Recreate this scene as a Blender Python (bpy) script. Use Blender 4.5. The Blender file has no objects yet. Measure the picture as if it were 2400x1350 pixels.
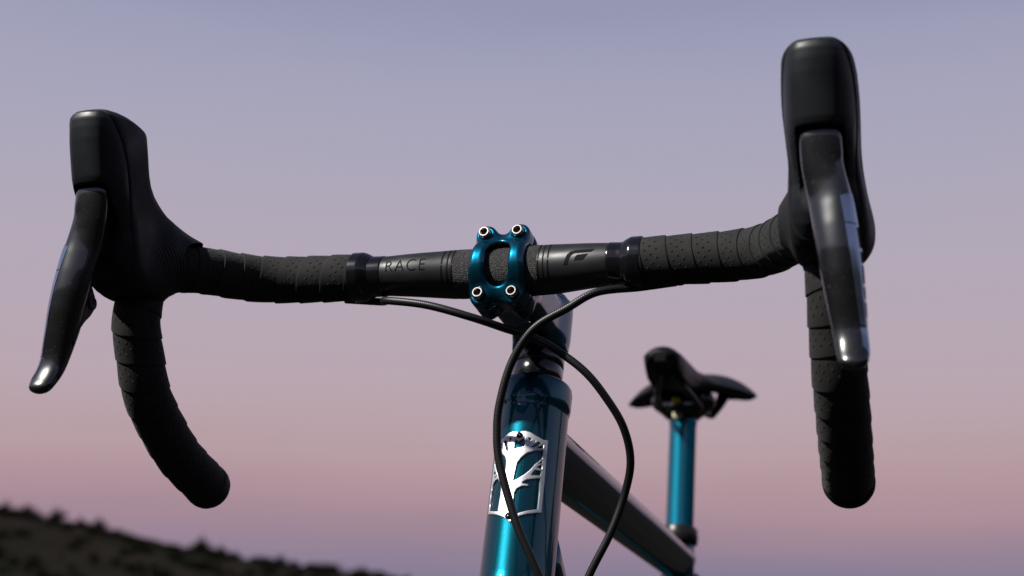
import bpy, math, random
import numpy as np
from mathutils import Matrix, Vector

random.seed(7); RNG = np.random.default_rng(7)
S = bpy.context.scene
COL = S.collection
R = math.radians

# ------------------------------------------------------------------ camera
# Bike frame, millimetres: origin at the bar clamp, +X rider's left, -Y forward, +Z up.
BAR_H = 930.0                                    # bar clamp height above the ground
CAM = np.array([229.986, -852.027, -206.531])
YAW, PITCH, ROLL, STEER = R(15.044), R(12.4965), R(1.2053), R(-3.1608)
fw = np.array([-math.sin(YAW)*math.cos(PITCH), math.cos(YAW)*math.cos(PITCH), math.sin(PITCH)])
r0 = np.array([math.cos(YAW), math.sin(YAW), 0.0]); u0 = np.cross(r0, fw)
rt = math.cos(ROLL)*r0 + math.sin(ROLL)*u0
up = -math.sin(ROLL)*r0 + math.cos(ROLL)*u0
cam = bpy.data.cameras.new('camera'); camo = bpy.data.objects.new('camera', cam); COL.objects.link(camo)
m = Matrix.Identity(4)
for i in range(3):
    m[i][0], m[i][1], m[i][2] = rt[i], up[i], -fw[i]
    m[i][3] = CAM[i]/1000 + (BAR_H/1000 if i == 2 else 0)
camo.matrix_world = m
cam.sensor_width = 36; cam.lens = 3333/2400*36
cam.clip_start = 0.01; cam.clip_end = 20000
cam.dof.use_dof = True; cam.dof.focus_distance = 0.885; cam.dof.aperture_fstop = 7.5
S.camera = camo

# ------------------------------------------------------------------ sky: dusk, band of pink over the earth's shadow
W = bpy.data.worlds.new('World'); S.world = W; W.use_nodes = True
nt = W.node_tree; nt.nodes.clear()
wo = nt.nodes.new('ShaderNodeOutputWorld'); bg = nt.nodes.new('ShaderNodeBackground')
tc = nt.nodes.new('ShaderNodeTexCoord'); sx = nt.nodes.new('ShaderNodeSeparateXYZ')
asn = nt.nodes.new('ShaderNodeMath'); asn.operation = 'ARCSINE'
mr = nt.nodes.new('ShaderNodeMapRange'); mr.inputs['From Min'].default_value = 0; mr.inputs['From Max'].default_value = math.pi/2
cr = nt.nodes.new('ShaderNodeValToRGB')
def lin(c):
    return tuple((v/255/12.92 if v/255 <= .04045 else ((v/255+.055)/1.055)**2.4) for v in c)
stops = [(0.0, (122,118,144)), (1.0, (134,125,150)), (2.0, (148,131,151)), (3.1, (165,137,150)), (4.3, (176,147,156)), (5.8, (184,157,163)), (7.6, (186,165,174)),
         (10.0, (184,168,180)), (14.0, (179,169,184)), (18.0, (171,167,187)), (23.5, (157,160,188)), (40.0, (84,92,124)), (90.0, (38,44,68))]
cr.color_ramp.interpolation = 'B_SPLINE'
while len(cr.color_ramp.elements) < len(stops): cr.color_ramp.elements.new(.5)
for e, (a, c) in zip(cr.color_ramp.elements, stops):
    e.position = a/90; e.color = (*lin(c), 1)
bg.inputs['Strength'].default_value = 1.0
nt.links.new(tc.outputs['Generated'], sx.inputs[0]); nt.links.new(sx.outputs['Z'], asn.inputs[0])
mp = nt.nodes.new('ShaderNodeMapping'); mp.inputs['Scale'].default_value = (2.2, 2.2, 14)
nz = nt.nodes.new('ShaderNodeTexNoise'); nz.inputs['Scale'].default_value = 1.6; nz.inputs['Detail'].default_value = 4
nm_ = nt.nodes.new('ShaderNodeMath'); nm_.operation = 'MULTIPLY_ADD'; nm_.inputs[1].default_value = .030; nm_.inputs[2].default_value = -.015
ad = nt.nodes.new('ShaderNodeMath'); ad.operation = 'ADD'
nt.links.new(tc.outputs['Generated'], mp.inputs[0]); nt.links.new(mp.outputs[0], nz.inputs['Vector']); nt.links.new(nz.outputs['Fac'], nm_.inputs[0])
nt.links.new(asn.outputs[0], ad.inputs[0]); nt.links.new(nm_.outputs[0], ad.inputs[1])
nt.links.new(ad.outputs[0], mr.inputs['Value']); nt.links.new(mr.outputs[0], cr.inputs[0])
nt.links.new(cr.outputs[0], bg.inputs['Color']); nt.links.new(bg.outputs[0], wo.inputs[0])

# ------------------------------------------------------------------ the one key light
SUN_AZ, SUN_EL = R(65), R(46.5)                    # azimuth: to the left of the line bike -> camera
sun = bpy.data.lights.new('sun', 'SUN'); suno = bpy.data.objects.new('sun', sun); COL.objects.link(suno)
sun.energy = 4.8; sun.angle = R(1.2); sun.color = (1.0, .97, .92)
base = math.atan2(-fw[1], -fw[0]) - SUN_AZ
sd = Vector((math.cos(base)*math.cos(SUN_EL), math.sin(base)*math.cos(SUN_EL), math.sin(SUN_EL)))
suno.rotation_euler = sd.to_track_quat('Z', 'Y').to_euler(); suno.location = sd*5

S.render.engine = 'CYCLES'
S.view_settings.view_transform = 'Standard'; S.view_settings.look = 'None'
S.view_settings.exposure = 0; S.view_settings.gamma = 1
S.cycles.max_bounces = 8

# ------------------------------------------------------------------ materials
def mat(name, color, rough=.5, metal=0.0, coat=0.0, coat_rough=.03, bump=None, var=None, rvar=None, spec=.5, sheen=0):
    """bump: (scale per metre, strength, distance m); var: (scale, other colour, lo, hi); rvar: (scale, rough_lo, rough_hi)"""
    M = bpy.data.materials.new(name); M.use_nodes = True
    n = M.node_tree.nodes; l = M.node_tree.links; b = n['Principled BSDF']
    b.inputs['Base Color'].default_value = (*color, 1); b.inputs['Roughness'].default_value = rough
    b.inputs['Metallic'].default_value = metal; b.inputs['Coat Weight'].default_value = coat
    b.inputs['Coat Roughness'].default_value = coat_rough; b.inputs['Specular IOR Level'].default_value = spec
    b.inputs['Sheen Weight'].default_value = sheen
    t = n.new('ShaderNodeTexCoord')
    def noise(sc, det=3):
        k = n.new('ShaderNodeTexNoise'); k.inputs['Scale'].default_value = sc; k.inputs['Detail'].default_value = det
        l.new(t.outputs['Object'], k.inputs['Vector']); return k
    if bump:
        k = noise(bump[0]); bp = n.new('ShaderNodeBump'); bp.inputs['Strength'].default_value = bump[1]; bp.inputs['Distance'].default_value = bump[2]
        l.new(k.outputs['Fac'], bp.inputs['Height']); l.new(bp.outputs[0], b.inputs['Normal'])
    if var:
        k = noise(var[0], 4); rp = n.new('ShaderNodeValToRGB'); rp.color_ramp.elements[0].position = var[2]; rp.color_ramp.elements[1].position = var[3]
        rp.color_ramp.elements[0].color = (*color, 1); rp.color_ramp.elements[1].color = (*var[1], 1)
        l.new(k.outputs['Fac'], rp.inputs[0]); l.new(rp.outputs[0], b.inputs['Base Color'])
    if rvar:
        k = noise(rvar[0], 5); q = n.new('ShaderNodeMapRange'); q.inputs['From Min'].default_value = .35; q.inputs['From Max'].default_value = .65
        q.inputs['To Min'].default_value = rvar[1]; q.inputs['To Max'].default_value = rvar[2]
        l.new(k.outputs['Fac'], q.inputs['Value']); l.new(q.outputs[0], b.inputs['Coat Roughness' if coat else 'Roughness'])
    return M

def node_math(M, op, a, b=None):
    k = M.node_tree.nodes.new('ShaderNodeMath'); k.operation = op
    for i, v in enumerate((a, b)):
        if v is None: continue
        if isinstance(v, (int, float)): k.inputs[i].default_value = v
        else: M.node_tree.links.new(v, k.inputs[i])
    return k.outputs[0]

def tape_material():
    M = mat('tape', (.026, .0255, .025), .82, sheen=.08, spec=.3)
    n = M.node_tree.nodes; l = M.node_tree.links; b = n['Principled BSDF']
    uv = n.new('ShaderNodeUVMap'); s = n.new('ShaderNodeSeparateXYZ'); l.new(uv.outputs[0], s.inputs[0])
    u, v = s.outputs[0], s.outputs[1]                       # millimetres
    holes = None
    for k, (uc, off) in enumerate(((3.2, 0.0), (6.6, 2.9), (10.2, 0.6))):
        du = node_math(M, 'SUBTRACT', u, uc)
        dv = node_math(M, 'SUBTRACT', node_math(M, 'FLOORED_MODULO', node_math(M, 'ADD', v, off), 5.8), 2.9)
        d = node_math(M, 'SQRT', node_math(M, 'ADD', node_math(M, 'MULTIPLY', du, du), node_math(M, 'MULTIPLY', dv, dv)))
        h = n.new('ShaderNodeMapRange'); h.inputs['From Min'].default_value = .45; h.inputs['From Max'].default_value = .95
        l.new(d, h.inputs['Value']); holes = h.outputs[0] if holes is None else node_math(M, 'MINIMUM', holes, h.outputs[0])
    t = n.new('ShaderNodeTexCoord'); k = n.new('ShaderNodeTexNoise'); k.inputs['Scale'].default_value = 1500; k.inputs['Detail'].default_value = 4
    l.new(t.outputs['Object'], k.inputs['Vector'])
    k2 = n.new('ShaderNodeTexNoise'); k2.inputs['Scale'].default_value = 90; k2.inputs['Detail'].default_value = 5
    l.new(t.outputs['Object'], k2.inputs['Vector'])
    b1 = n.new('ShaderNodeBump'); b1.inputs['Strength'].default_value = .35; b1.inputs['Distance'].default_value = .0004; l.new(k.outputs['Fac'], b1.inputs['Height'])
    b2 = n.new('ShaderNodeBump'); b2.inputs['Strength'].default_value = 1; b2.inputs['Distance'].default_value = .0012; l.new(holes, b2.inputs['Height']); l.new(b1.outputs[0], b2.inputs['Normal'])
    l.new(b2.outputs[0], b.inputs['Normal'])
    mx = n.new('ShaderNodeMix'); mx.data_type = 'RGBA'; mx.inputs[6].default_value = (.004, .004, .004, 1)
    rp = n.new('ShaderNodeValToRGB'); rp.color_ramp.elements[0].position = .3; rp.color_ramp.elements[1].position = .7
    rp.color_ramp.elements[0].color = (.012, .0118, .0115, 1); rp.color_ramp.elements[1].color = (.023, .0222, .0215, 1)
    l.new(k2.outputs['Fac'], rp.inputs[0])
    l.new(holes, mx.inputs[0]); l.new(rp.outputs[0], mx.inputs[7]); l.new(mx.outputs[2], b.inputs['Base Color'])
    return M

def paint_material(name, color, rough=.30):
    """metallic flake paint under a clear coat"""
    M = mat(name, color, rough, metal=.85, coat=1.0, coat_rough=.02)
    n = M.node_tree.nodes; l = M.node_tree.links; b = n['Principled BSDF']
    b.inputs['Specular Tint'].default_value = (.02, .22, .30, 1)
    t = n.new('ShaderNodeTexCoord'); vo = n.new('ShaderNodeTexVoronoi'); vo.inputs['Scale'].default_value = 2600
    l.new(t.outputs['Object'], vo.inputs['Vector'])
    bp = n.new('ShaderNodeBump'); bp.inputs['Strength'].default_value = .10; bp.inputs['Distance'].default_value = .0003
    l.new(vo.outputs['Color'], bp.inputs['Height']); l.new(bp.outputs[0], b.inputs['Normal'])
    k = n.new('ShaderNodeTexNoise'); k.inputs['Scale'].default_value = 1800; l.new(t.outputs['Object'], k.inputs['Vector'])
    mx = n.new('ShaderNodeMix'); mx.data_type = 'RGBA'
    mx.inputs[6].default_value = (*[c*.75 for c in color], 1); mx.inputs[7].default_value = (*[min(1, c*1.35) for c in color], 1)
    l.new(k.outputs['Fac'], mx.inputs[0]); l.new(mx.outputs[2], b.inputs['Base Color'])
    return M

def hose_material():
    M = mat('hose', (.012, .012, .013), .42)
    n = M.node_tree.nodes; l = M.node_tree.links; b = n['Principled BSDF']
    uv = n.new('ShaderNodeUVMap'); s = n.new('ShaderNodeSeparateXYZ'); l.new(uv.outputs[0], s.inputs[0])
    w = node_math(M, 'SINE', node_math(M, 'MULTIPLY', s.outputs[1], 2*math.pi/1.4))
    bp = n.new('ShaderNodeBump'); bp.inputs['Strength'].default_value = .25; bp.inputs['Distance'].default_value = .00015
    l.new(w, bp.inputs['Height']); l.new(bp.outputs[0], b.inputs['Normal'])
    return M

MT = {
 'tape': tape_material(), 'hose': hose_material(),
 'paint': paint_material('teal_paint', (.002, .068, .096)),
 'stem': paint_material('blue_paint', (.002, .085, .145), .33),
 'post': paint_material('teal_post', (.002, .20, .30), .34),
 'bar': mat('bar_black', (.018, .018, .019), .4, bump=(1800, .12, .0002), rvar=(60, .36, .46), spec=.5),
 'grain': mat('clamp_grain', (.030, .029, .029), .45, metal=.3, bump=(1500, 1.0, .0012), var=(1500, (.13, .125, .12), .50, .72)),
 'ink': mat('print_black', (.002, .002, .002), .7, spec=.15),
 'ink_soft': mat('print_grey', (.006, .006, .0065), .5),
 'gloss': mat('gloss_black', (.008, .008, .010), .16, coat=.5, rvar=(70, .05, .22)),
 'rubber': mat('hood_rubber', (.0105, .011, .012), .62, bump=(900, .22, .0003), rvar=(40, .55, .72), spec=.35),
 'cap': mat('hood_cap', (.010, .0125, .016), .45, bump=(2200, .10, .0002), rvar=(35, .40, .52), spec=.5),
 'lever': mat('carbon_lever', (.006, .0065, .008), .30, coat=1.0, var=(600, (.040, .041, .045), .60, .76), rvar=(45, .02, .13), bump=(160, .05, .0006)),
 'paddle': mat('shift_paddle', (.008, .008, .008), .45),
 'trim': mat('trim_silver', (.32, .39, .52), .22, metal=.9),
 'steel': mat('bolt_steel', (.48, .45, .42), .28, metal=1, bump=(2500, .15, .0002)),
 'socket': mat('bolt_socket', (.16, .12, .09), .4, metal=.9),
 'badge': mat('badge_silver', (.80, .79, .81), .46, metal=.85, bump=(2600, .12, .0002)),
 'screw': mat('screw_dark', (.10, .095, .10), .3, metal=.95),
 'saddle': mat('saddle_cover', (.005, .005, .008), .5, bump=(700, .12, .0003), spec=.25),
 'saddle_edge': mat('saddle_base', (.006, .006, .006), .4),
 'rail': mat('rail_metal', (.03, .03, .032), .3, metal=.9),
 'yellow': mat('yellow_dot', (.75, .62, .03), .35, metal=.2),
 'cream': mat('cream_dot', (.72, .68, .45), .3),
 'tyre': mat('tyre_rubber', (.015, .015, .015), .85, bump=(300, .4, .001)),
 'rim': mat('rim_black', (.012, .012, .013), .35),
}

def rib_rubber():
    """fine moulded grip ribs on the rear part of the hoods"""
    M = MT['rubber']; n = M.node_tree.nodes; l = M.node_tree.links; b = n['Principled BSDF']; t = n.new('ShaderNodeTexCoord'); sp = n.new('ShaderNodeSeparateXYZ'); l.new(t.outputs['Object'], sp.inputs[0])
    w = node_math(M, 'SINE', node_math(M, 'MULTIPLY', node_math(M, 'ADD', sp.outputs[1], node_math(M, 'MULTIPLY', sp.outputs[2], .45)), 2*math.pi/.0021))
    k = n.new('ShaderNodeMapRange'); k.inputs['From Min'].default_value = -.098; k.inputs['From Max'].default_value = -.086; l.new(sp.outputs[1], k.inputs['Value'])
    bp = n.new('ShaderNodeBump'); bp.inputs['Strength'].default_value = .6; bp.inputs['Distance'].default_value = .0003
    l.new(node_math(M, 'MULTIPLY', w, k.outputs[0]), bp.inputs['Height'])
    old = b.inputs['Normal'].links[0].from_socket; l.new(old, bp.inputs['Normal']); l.new(bp.outputs[0], b.inputs['Normal'])
rib_rubber()

# ------------------------------------------------------------------ mesh helpers (millimetres in the bike frame)
def steer(P):
    P = np.array(P, float); x = P[:, 0].copy(); y = P[:, 1]-88; c, s = math.cos(STEER), math.sin(STEER)
    P[:, 0] = c*x - s*y; P[:, 1] = s*x + c*y + 88; return P

def tag(o, label=None, cat=None, group=None, kind=None):
    for k, v in (('label', label), ('category', cat), ('group', group), ('kind', kind)):
        if v: o[k] = v
    return o

def build(name, V, Fc, material, parent=None, steered=False, smooth=True, uv=None, sharp=None, raw=False):
    V = np.asarray(V, float)
    if not raw:
        if steered: V = steer(V)
        V = V/1000.0; V = V + np.array([0, 0, BAR_H/1000])
    me = bpy.data.meshes.new(name); me.from_pydata(V.tolist(), [], [list(map(int, f)) for f in Fc]); me.update()
    if uv is not None:
        ul = me.uv_layers.new(name='UVMap'); li = np.zeros(len(me.loops), int); me.loops.foreach_get('vertex_index', li)
        ul.data.foreach_set('uv', np.asarray(uv, float)[li].ravel())
    if smooth:
        me.polygons.foreach_set('use_smooth', [True]*len(me.polygons))
        if sharp: me.set_sharp_from_angle(angle=R(sharp))
    me.materials.append(MT[material] if isinstance(material, str) else material)
    o = bpy.data.objects.new(name, me); COL.objects.link(o)
    if parent is not None: o.parent = parent
    return o

def mirror(V, Fc):
    V = np.array(V, float); V[:, 0] *= -1; return V, [tuple(reversed(f)) for f in Fc]

def spline(pts, n):
    """centripetal-ish Catmull-Rom resampled evenly by arc length"""
    P = np.array(pts, float); Q = np.vstack([2*P[0]-P[1], P, 2*P[-1]-P[-2]]); out = []
    for i in range(1, len(Q)-2):
        t = np.linspace(0, 1, 24, endpoint=False)[:, None]; a, b, c, d = Q[i-1], Q[i], Q[i+1], Q[i+2]
        out.append(.5*((2*b)+(-a+c)*t+(2*a-5*b+4*c-d)*t**2+(-a+3*b-3*c+d)*t**3))
    out = np.vstack(out+[P[-1:]]); s = np.r_[0, np.cumsum(np.linalg.norm(np.diff(out, axis=0), axis=1))]
    tt = np.linspace(0, s[-1], n)
    return np.stack([np.interp(tt, s, out[:, k]) for k in range(3)], 1), tt

def frames(P, ref=(0, 0, 1)):
    T = np.gradient(P, axis=0); T /= np.linalg.norm(T, axis=1)[:, None]
    N = np.zeros_like(P); v = np.array(ref, float)
    for i in range(len(P)):
        v = v - T[i]*(v@T[i]); v /= np.linalg.norm(v); N[i] = v
    return T, N, np.cross(T, N)

def tube(pts, rad, n=80, seg=20, cap=True, ref=(0, 0, 1), sq=None, dense=None):
    """sweep a circle (or ellipse/superellipse sq=(a,b,e)); rad: number or function of 0..1"""
    P, s = spline(pts, n) if dense is None else dense; n = len(P); T, N, Bn = frames(P, ref)
    a = np.linspace(0, 2*math.pi, seg, endpoint=False); ca, sa = np.cos(a), np.sin(a); V = []
    for i in range(n):
        r = rad(i/(n-1)) if callable(rad) else rad
        if sq is None: c, d = r*ca, r*sa
        else:
            ka, kb, e = sq; c = r*ka*np.sign(ca)*np.abs(ca)**(2/e); d = r*kb*np.sign(sa)*np.abs(sa)**(2/e)
        V.append(P[i]+N[i]*c[:, None]+Bn[i]*d[:, None])
    V = np.vstack(V); uv = np.stack([np.tile(a, n), np.repeat(s, seg)], 1)
    F = [(i*seg+j, i*seg+(j+1) % seg, (i+1)*seg+(j+1) % seg, (i+1)*seg+j) for i in range(n-1) for j in range(seg)]
    if cap: F += [tuple(range(seg-1, -1, -1)), tuple((n-1)*seg+j for j in range(seg))]
    return V, F, uv

def lathe(profile, origin, axis, seg=40):
    """profile: (radius, height along axis); closed with caps where radius > 0"""
    ax = np.array(axis, float); ax /= np.linalg.norm(ax)
    e1 = np.cross(ax, [1, 0, 0]) if abs(ax[0]) < .9 else np.cross(ax, [0, 1, 0]); e1 /= np.linalg.norm(e1); e2 = np.cross(ax, e1)
    a = np.linspace(0, 2*math.pi, seg, endpoint=False); V = []; o = np.array(origin, float)
    for r, h in profile: V.append(o+ax*h+np.outer(np.cos(a)*r, e1)+np.outer(np.sin(a)*r, e2))
    V = np.vstack(V); n = len(profile)
    F = [(i*seg+j, i*seg+(j+1) % seg, (i+1)*seg+(j+1) % seg, (i+1)*seg+j) for i in range(n-1) for j in range(seg)]
    F += [tuple(range(seg-1, -1, -1)), tuple((n-1)*seg+j for j in range(seg))]
    return V, F

def join(*parts):
    V, F, o = [], [], 0
    for v, f in parts:
        V.append(np.asarray(v, float)); F += [tuple(i+o for i in q) for q in f]; o += len(v)
    return np.vstack(V), F

# signed distance modelling + surface nets
def smin(a, b, k): h = np.clip(.5+.5*(b-a)/k, 0, 1); return b*(1-h)+a*h-k*h*(1-h)
def smax(a, b, k): return -smin(-a, -b, k)
def sd_poly(y, z, poly):
    """2-D signed distance to a closed polygon"""
    P = np.array(poly, float); d = np.full(y.shape, 1e18); s = np.ones(y.shape); n = len(P)
    for i in range(n):
        a, b = P[i], P[i-1]; ex, ey = b-a; wx, wy = y-a[0], z-a[1]
        t = np.clip((wx*ex+wy*ey)/(ex*ex+ey*ey), 0, 1)
        d = np.minimum(d, (wx-ex*t)**2+(wy-ey*t)**2)
        c1 = z >= a[1]; c2 = z < b[1]; c3 = ex*wy > ey*wx
        s = np.where((c1 & c2 & c3) | (~c1 & ~c2 & ~c3), -s, s)
    return s*np.sqrt(d)
def chaikin(poly, n=2):
    P = np.array(poly, float)
    for _ in range(n):
        Q = np.roll(P, -1, 0); P = np.stack([P*.75+Q*.25, P*.25+Q*.75], 1).reshape(-1, 2)
    return P
def sd_capsule(P, a, b, ra, rb):
    a, b = np.array(a, float), np.array(b, float); ab = b-a; t = np.clip(((P-a)@ab)/(ab@ab), 0, 1)
    return np.linalg.norm(P-a-t[:, None]*ab, axis=1)-(ra+(rb-ra)*t)
def extrude(d2, dx, r):
    q1, q2 = d2+r, dx+r
    return np.sqrt(np.maximum(q1, 0)**2+np.maximum(q2, 0)**2)+np.minimum(np.maximum(q1, q2), 0)-r
def sd_cyl(rad, ax, R0, h, r):
    return extrude(rad-R0, np.abs(ax)-h, r)

def nets(fn, lo, hi, h, newton=3):
    lo, hi = np.array(lo, float), np.array(hi, float); n = np.ceil((hi-lo)/h).astype(int)+1
    ax = [lo[k]+h*np.arange(n[k]) for k in range(3)]
    G = np.stack(np.meshgrid(*ax, indexing='ij'), -1).reshape(-1, 3)
    v = np.concatenate([fn(c) for c in np.array_split(G, max(1, len(G)//400000))]).reshape(n)
    ins = v < 0; c = [slice(None, -1), slice(1, None)]
    cnt = sum(ins[c[i], c[j], c[k]].astype(int) for i in (0, 1) for j in (0, 1) for k in (0, 1))
    act = (cnt > 0) & (cnt < 8); idx = -np.ones(act.shape, int); idx[act] = np.arange(act.sum())
    cell = np.argwhere(act); acc = np.zeros((len(cell), 3)); num = np.zeros(len(cell))
    cs = [(i, j, k) for i in (0, 1) for j in (0, 1) for k in (0, 1)]
    for p in cs:
        for q in cs:
            if sum(abs(a-b) for a, b in zip(p, q)) == 1 and p < q:
                va = v[tuple((cell+p).T)]; vb = v[tuple((cell+q).T)]; x = (va < 0) != (vb < 0)
                t = np.where(x, va/np.where(x, va-vb, 1), 0)[:, None]
                acc += np.where(x[:, None], np.array(p)+t*(np.array(q)-np.array(p)), 0); num += x
    V = lo+h*(cell+acc/num[:, None]); F = []
    for d in range(3):
        e1, e2 = (d+1) % 3, (d+2) % 3
        sl = [slice(None)]*3; sl2 = [slice(None)]*3; sl[d] = slice(None, -1); sl2[d] = slice(1, None)
        cross = ins[tuple(sl)] != ins[tuple(sl2)]; e = np.argwhere(cross)
        e = e[(e[:, e1] > 0) & (e[:, e2] > 0) & (e[:, e1] < n[e1]-1) & (e[:, e2] < n[e2]-1)]
        fl = ins[tuple(e.T)]
        def cid(a, b):
            k = e.copy(); k[:, e1] -= a; k[:, e2] -= b; return idx[tuple(k.T)]
        q = np.stack([cid(1, 1), cid(0, 1), cid(0, 0), cid(1, 0)], 1); q[~fl] = q[~fl][:, ::-1]; F.append(q)
    F = np.vstack(F); F = F[(F >= 0).all(1)]
    for _ in range(newton):
        f0 = fn(V); g = np.stack([(fn(V+np.eye(3)[k]*.05)-fn(V-np.eye(3)[k]*.05))/.1 for k in range(3)], 1)
        st = g*(f0/np.maximum((g*g).sum(1), .2))[:, None]; L = np.linalg.norm(st, axis=1)[:, None]
        V = V-st*np.minimum(1, .6*h/np.maximum(L, 1e-9))
    return V, F

# ------------------------------------------------------------------ ground and hill
def pixel_ray(x, y): 
    d = fw*3333+rt*(x-1200)-up*(y-675); return d/np.linalg.norm(d)
GZ = 0.0
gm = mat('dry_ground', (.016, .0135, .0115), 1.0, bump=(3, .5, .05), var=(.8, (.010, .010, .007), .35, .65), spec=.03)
g = build('ground', [(-9000, -9000, GZ), (9000, -9000, GZ), (9000, 9000, GZ), (-9000, 9000, GZ)], [(0, 1, 2, 3)], gm, smooth=False, raw=True)
tag(g, kind='structure')
cw = CAM/1000+np.array([0, 0, BAR_H/1000])
fh = np.array([fw[0], fw[1], 0]); fh /= np.linalg.norm(fh); rh = np.array([fh[1], -fh[0], 0])
D0 = 62.0                                        # distance of the crest
sky_px = [(-700, 1010), (-300, 1105), (0, 1203), (40, 1206), (75, 1211), (116, 1216), (150, 1226), (191, 1234), (244, 1243), (311, 1266), (405, 1284), (463, 1291), (532, 1303), (630, 1317),
          (746, 1331), (844, 1344), (900, 1353), (1000, 1372), (1150, 1398), (1300, 1424), (1600, 1440)]
cr_r, cr_h = [], []
for x, y in sky_px:
    d = pixel_ray(x, y); k = D0/(d@fh); p = cw+d*k; cr_r.append((p-cw)@rh); cr_h.append(p[2])
def crest(r): return np.interp(r, cr_r, cr_h)
def hill_h(r, d):
    c = np.maximum(crest(r), 0); t = np.clip((d-22)/(D0-22), 0, 1); b = np.clip((150-d)/(150-D0), 0, 1)
    hgt = c*np.where(d < D0, t**1.15, b*b*(3-2*b))
    return hgt
def hpos(r, d, z=None):
    p = cw+fh*d+rh*r; return np.array([p[0], p[1], hill_h(np.array(r), np.array(d)) if z is None else z])
rr = np.linspace(-60, 6, 100); dd = np.linspace(18, 155, 90)
Vh = []
for d in dd:
    for r in rr:
        p = hpos(r, d); nz = .10*math.sin(r*1.3+d*.7)+.07*math.sin(r*3.1-d*1.9); p[2] = p[2]+nz*min(1, p[2])*(.3 if abs(d-D0) < 3 else 1)-.05; Vh.append(p)
Fh = [(i*100+j, i*100+j+1, (i+1)*100+j+1, (i+1)*100+j) for i in range(89) for j in range(99)]
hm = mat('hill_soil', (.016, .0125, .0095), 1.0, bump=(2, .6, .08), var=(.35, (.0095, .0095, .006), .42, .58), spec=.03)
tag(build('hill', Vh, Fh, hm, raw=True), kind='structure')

# unseen slope, added to darken reflections and ambient light: left of the picture, round behind the camera and down again on its right
az_k = [-180, -120, -75, -48, -33, -24, 26, 40, 75, 120, 180]; el_k = [27, 22, 14, 9, 5.5, 0, 0, 4, 15, 23, 27]
Vs, Fs = [], []; NA, NR = 145, 16
for i in range(NA):
    az = -180+360*i/(NA-1); e = np.interp(az, az_k, el_k); top = 75*math.tan(R(e))
    for j in range(NR):
        rad = 22+(75-22)*j/10 if j <= 10 else 75+(j-10)*22
        f = j/10 if j <= 10 else 1+(j-10)*.12
        z = top*(f**1.3)+(.35*math.sin(az*.31+j*1.7)+.3*math.sin(az*.83+j*.6))*min(1, top/3)*min(1, f*2)-.06
        Vs.append(cw*np.array([1, 1, 0])+rad*(fh*math.cos(R(az))+rh*math.sin(R(az)))+np.array([0, 0, z]))
Fs = [(i*NR+j, (i+1)*NR+j, (i+1)*NR+j+1, i*NR+j+1) for i in range(NA-1) for j in range(NR-1)]
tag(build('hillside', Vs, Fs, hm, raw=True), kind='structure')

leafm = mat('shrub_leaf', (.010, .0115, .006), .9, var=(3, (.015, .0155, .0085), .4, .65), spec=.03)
stemm = mat('shrub_stem', (.03, .024, .018), .9)
def shrub_mesh(name, h, w, nleaf, peak=1.0):
    V, F, mi = [], [], []
    def ribbon(a, b, r1, r2):
        a, b = np.array(a), np.array(b); t = b-a; e = np.cross(t, [.3, .5, .8]); e /= np.linalg.norm(e); f = np.cross(t, e); f /= np.linalg.norm(f); o = len(V)
        for c, r in ((a, r1), (b, r2)):
            for k in range(4): V.append(c+r*(e*math.cos(k*math.pi/2)+f*math.sin(k*math.pi/2)))
        for k in range(4): F.append((o+k, o+(k+1) % 4, o+4+(k+1) % 4, o+4+k)); mi.append(1)
    tips = []
    for i in range(13):
        a = RNG.uniform(0, 6.28); k = RNG.uniform(.15, 1); q = np.array([math.cos(a)*w*.42*k, math.sin(a)*w*.42*k, h*(1-.62*k**(1.3*peak))*RNG.uniform(.75, 1)])
        ribbon((0, 0, -.1), q*.55, .03*h, .018*h); ribbon(q*.55, q, .018*h, .007*h); tips.append(q)
    for i in range(nleaf):
        c = tips[RNG.integers(len(tips))]*RNG.uniform(.45, 1.0)+RNG.normal(0, .085, 3)*np.array([w, w, h]); c[2] = max(c[2], .02)
        n_ = RNG.normal(0, 1, 3); n_ /= np.linalg.norm(n_); t = np.cross(n_, RNG.normal(0, 1, 3)); t /= np.linalg.norm(t); b = np.cross(n_, t); l = h*RNG.uniform(.05, .10)
        o = len(V); V.extend([c-t*l, c+b*l*.42, c+t*l, c-b*l*.42]); F.append((o, o+1, o+2, o+3)); mi.append(0)
    me = bpy.data.meshes.new(name); me.from_pydata([tuple(v) for v in V], [], F); me.materials.append(leafm); me.materials.append(stemm)
    me.polygons.foreach_set('material_index', mi); me.update(); return me
protos = [shrub_mesh('shrub', 1.0, w, 520, pk) for w, pk in ((1.5, 1.0), (1.0, .6), (1.9, 1.4), (1.25, .8))]
def shrub(x_px, hgt_px, proto, label, group='shrubs on the dark hillside', dd_=0.0, wide=1.0):
    d = pixel_ray(x_px, 1412); k = (D0+dd_)/(d@fh); r = ((d*k)@rh); p = hpos(r, D0+dd_); p[2] -= .08
    hm_ = hgt_px/3333*(D0+dd_)
    o = bpy.data.objects.new('shrub', protos[proto]); COL.objects.link(o); o.location = p
    o.scale = (hm_*wide, hm_*wide, hm_); o.rotation_euler = (0, 0, RNG.uniform(0, 6.28))
    tag(o, label, 'shrub', group); return o
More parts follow.
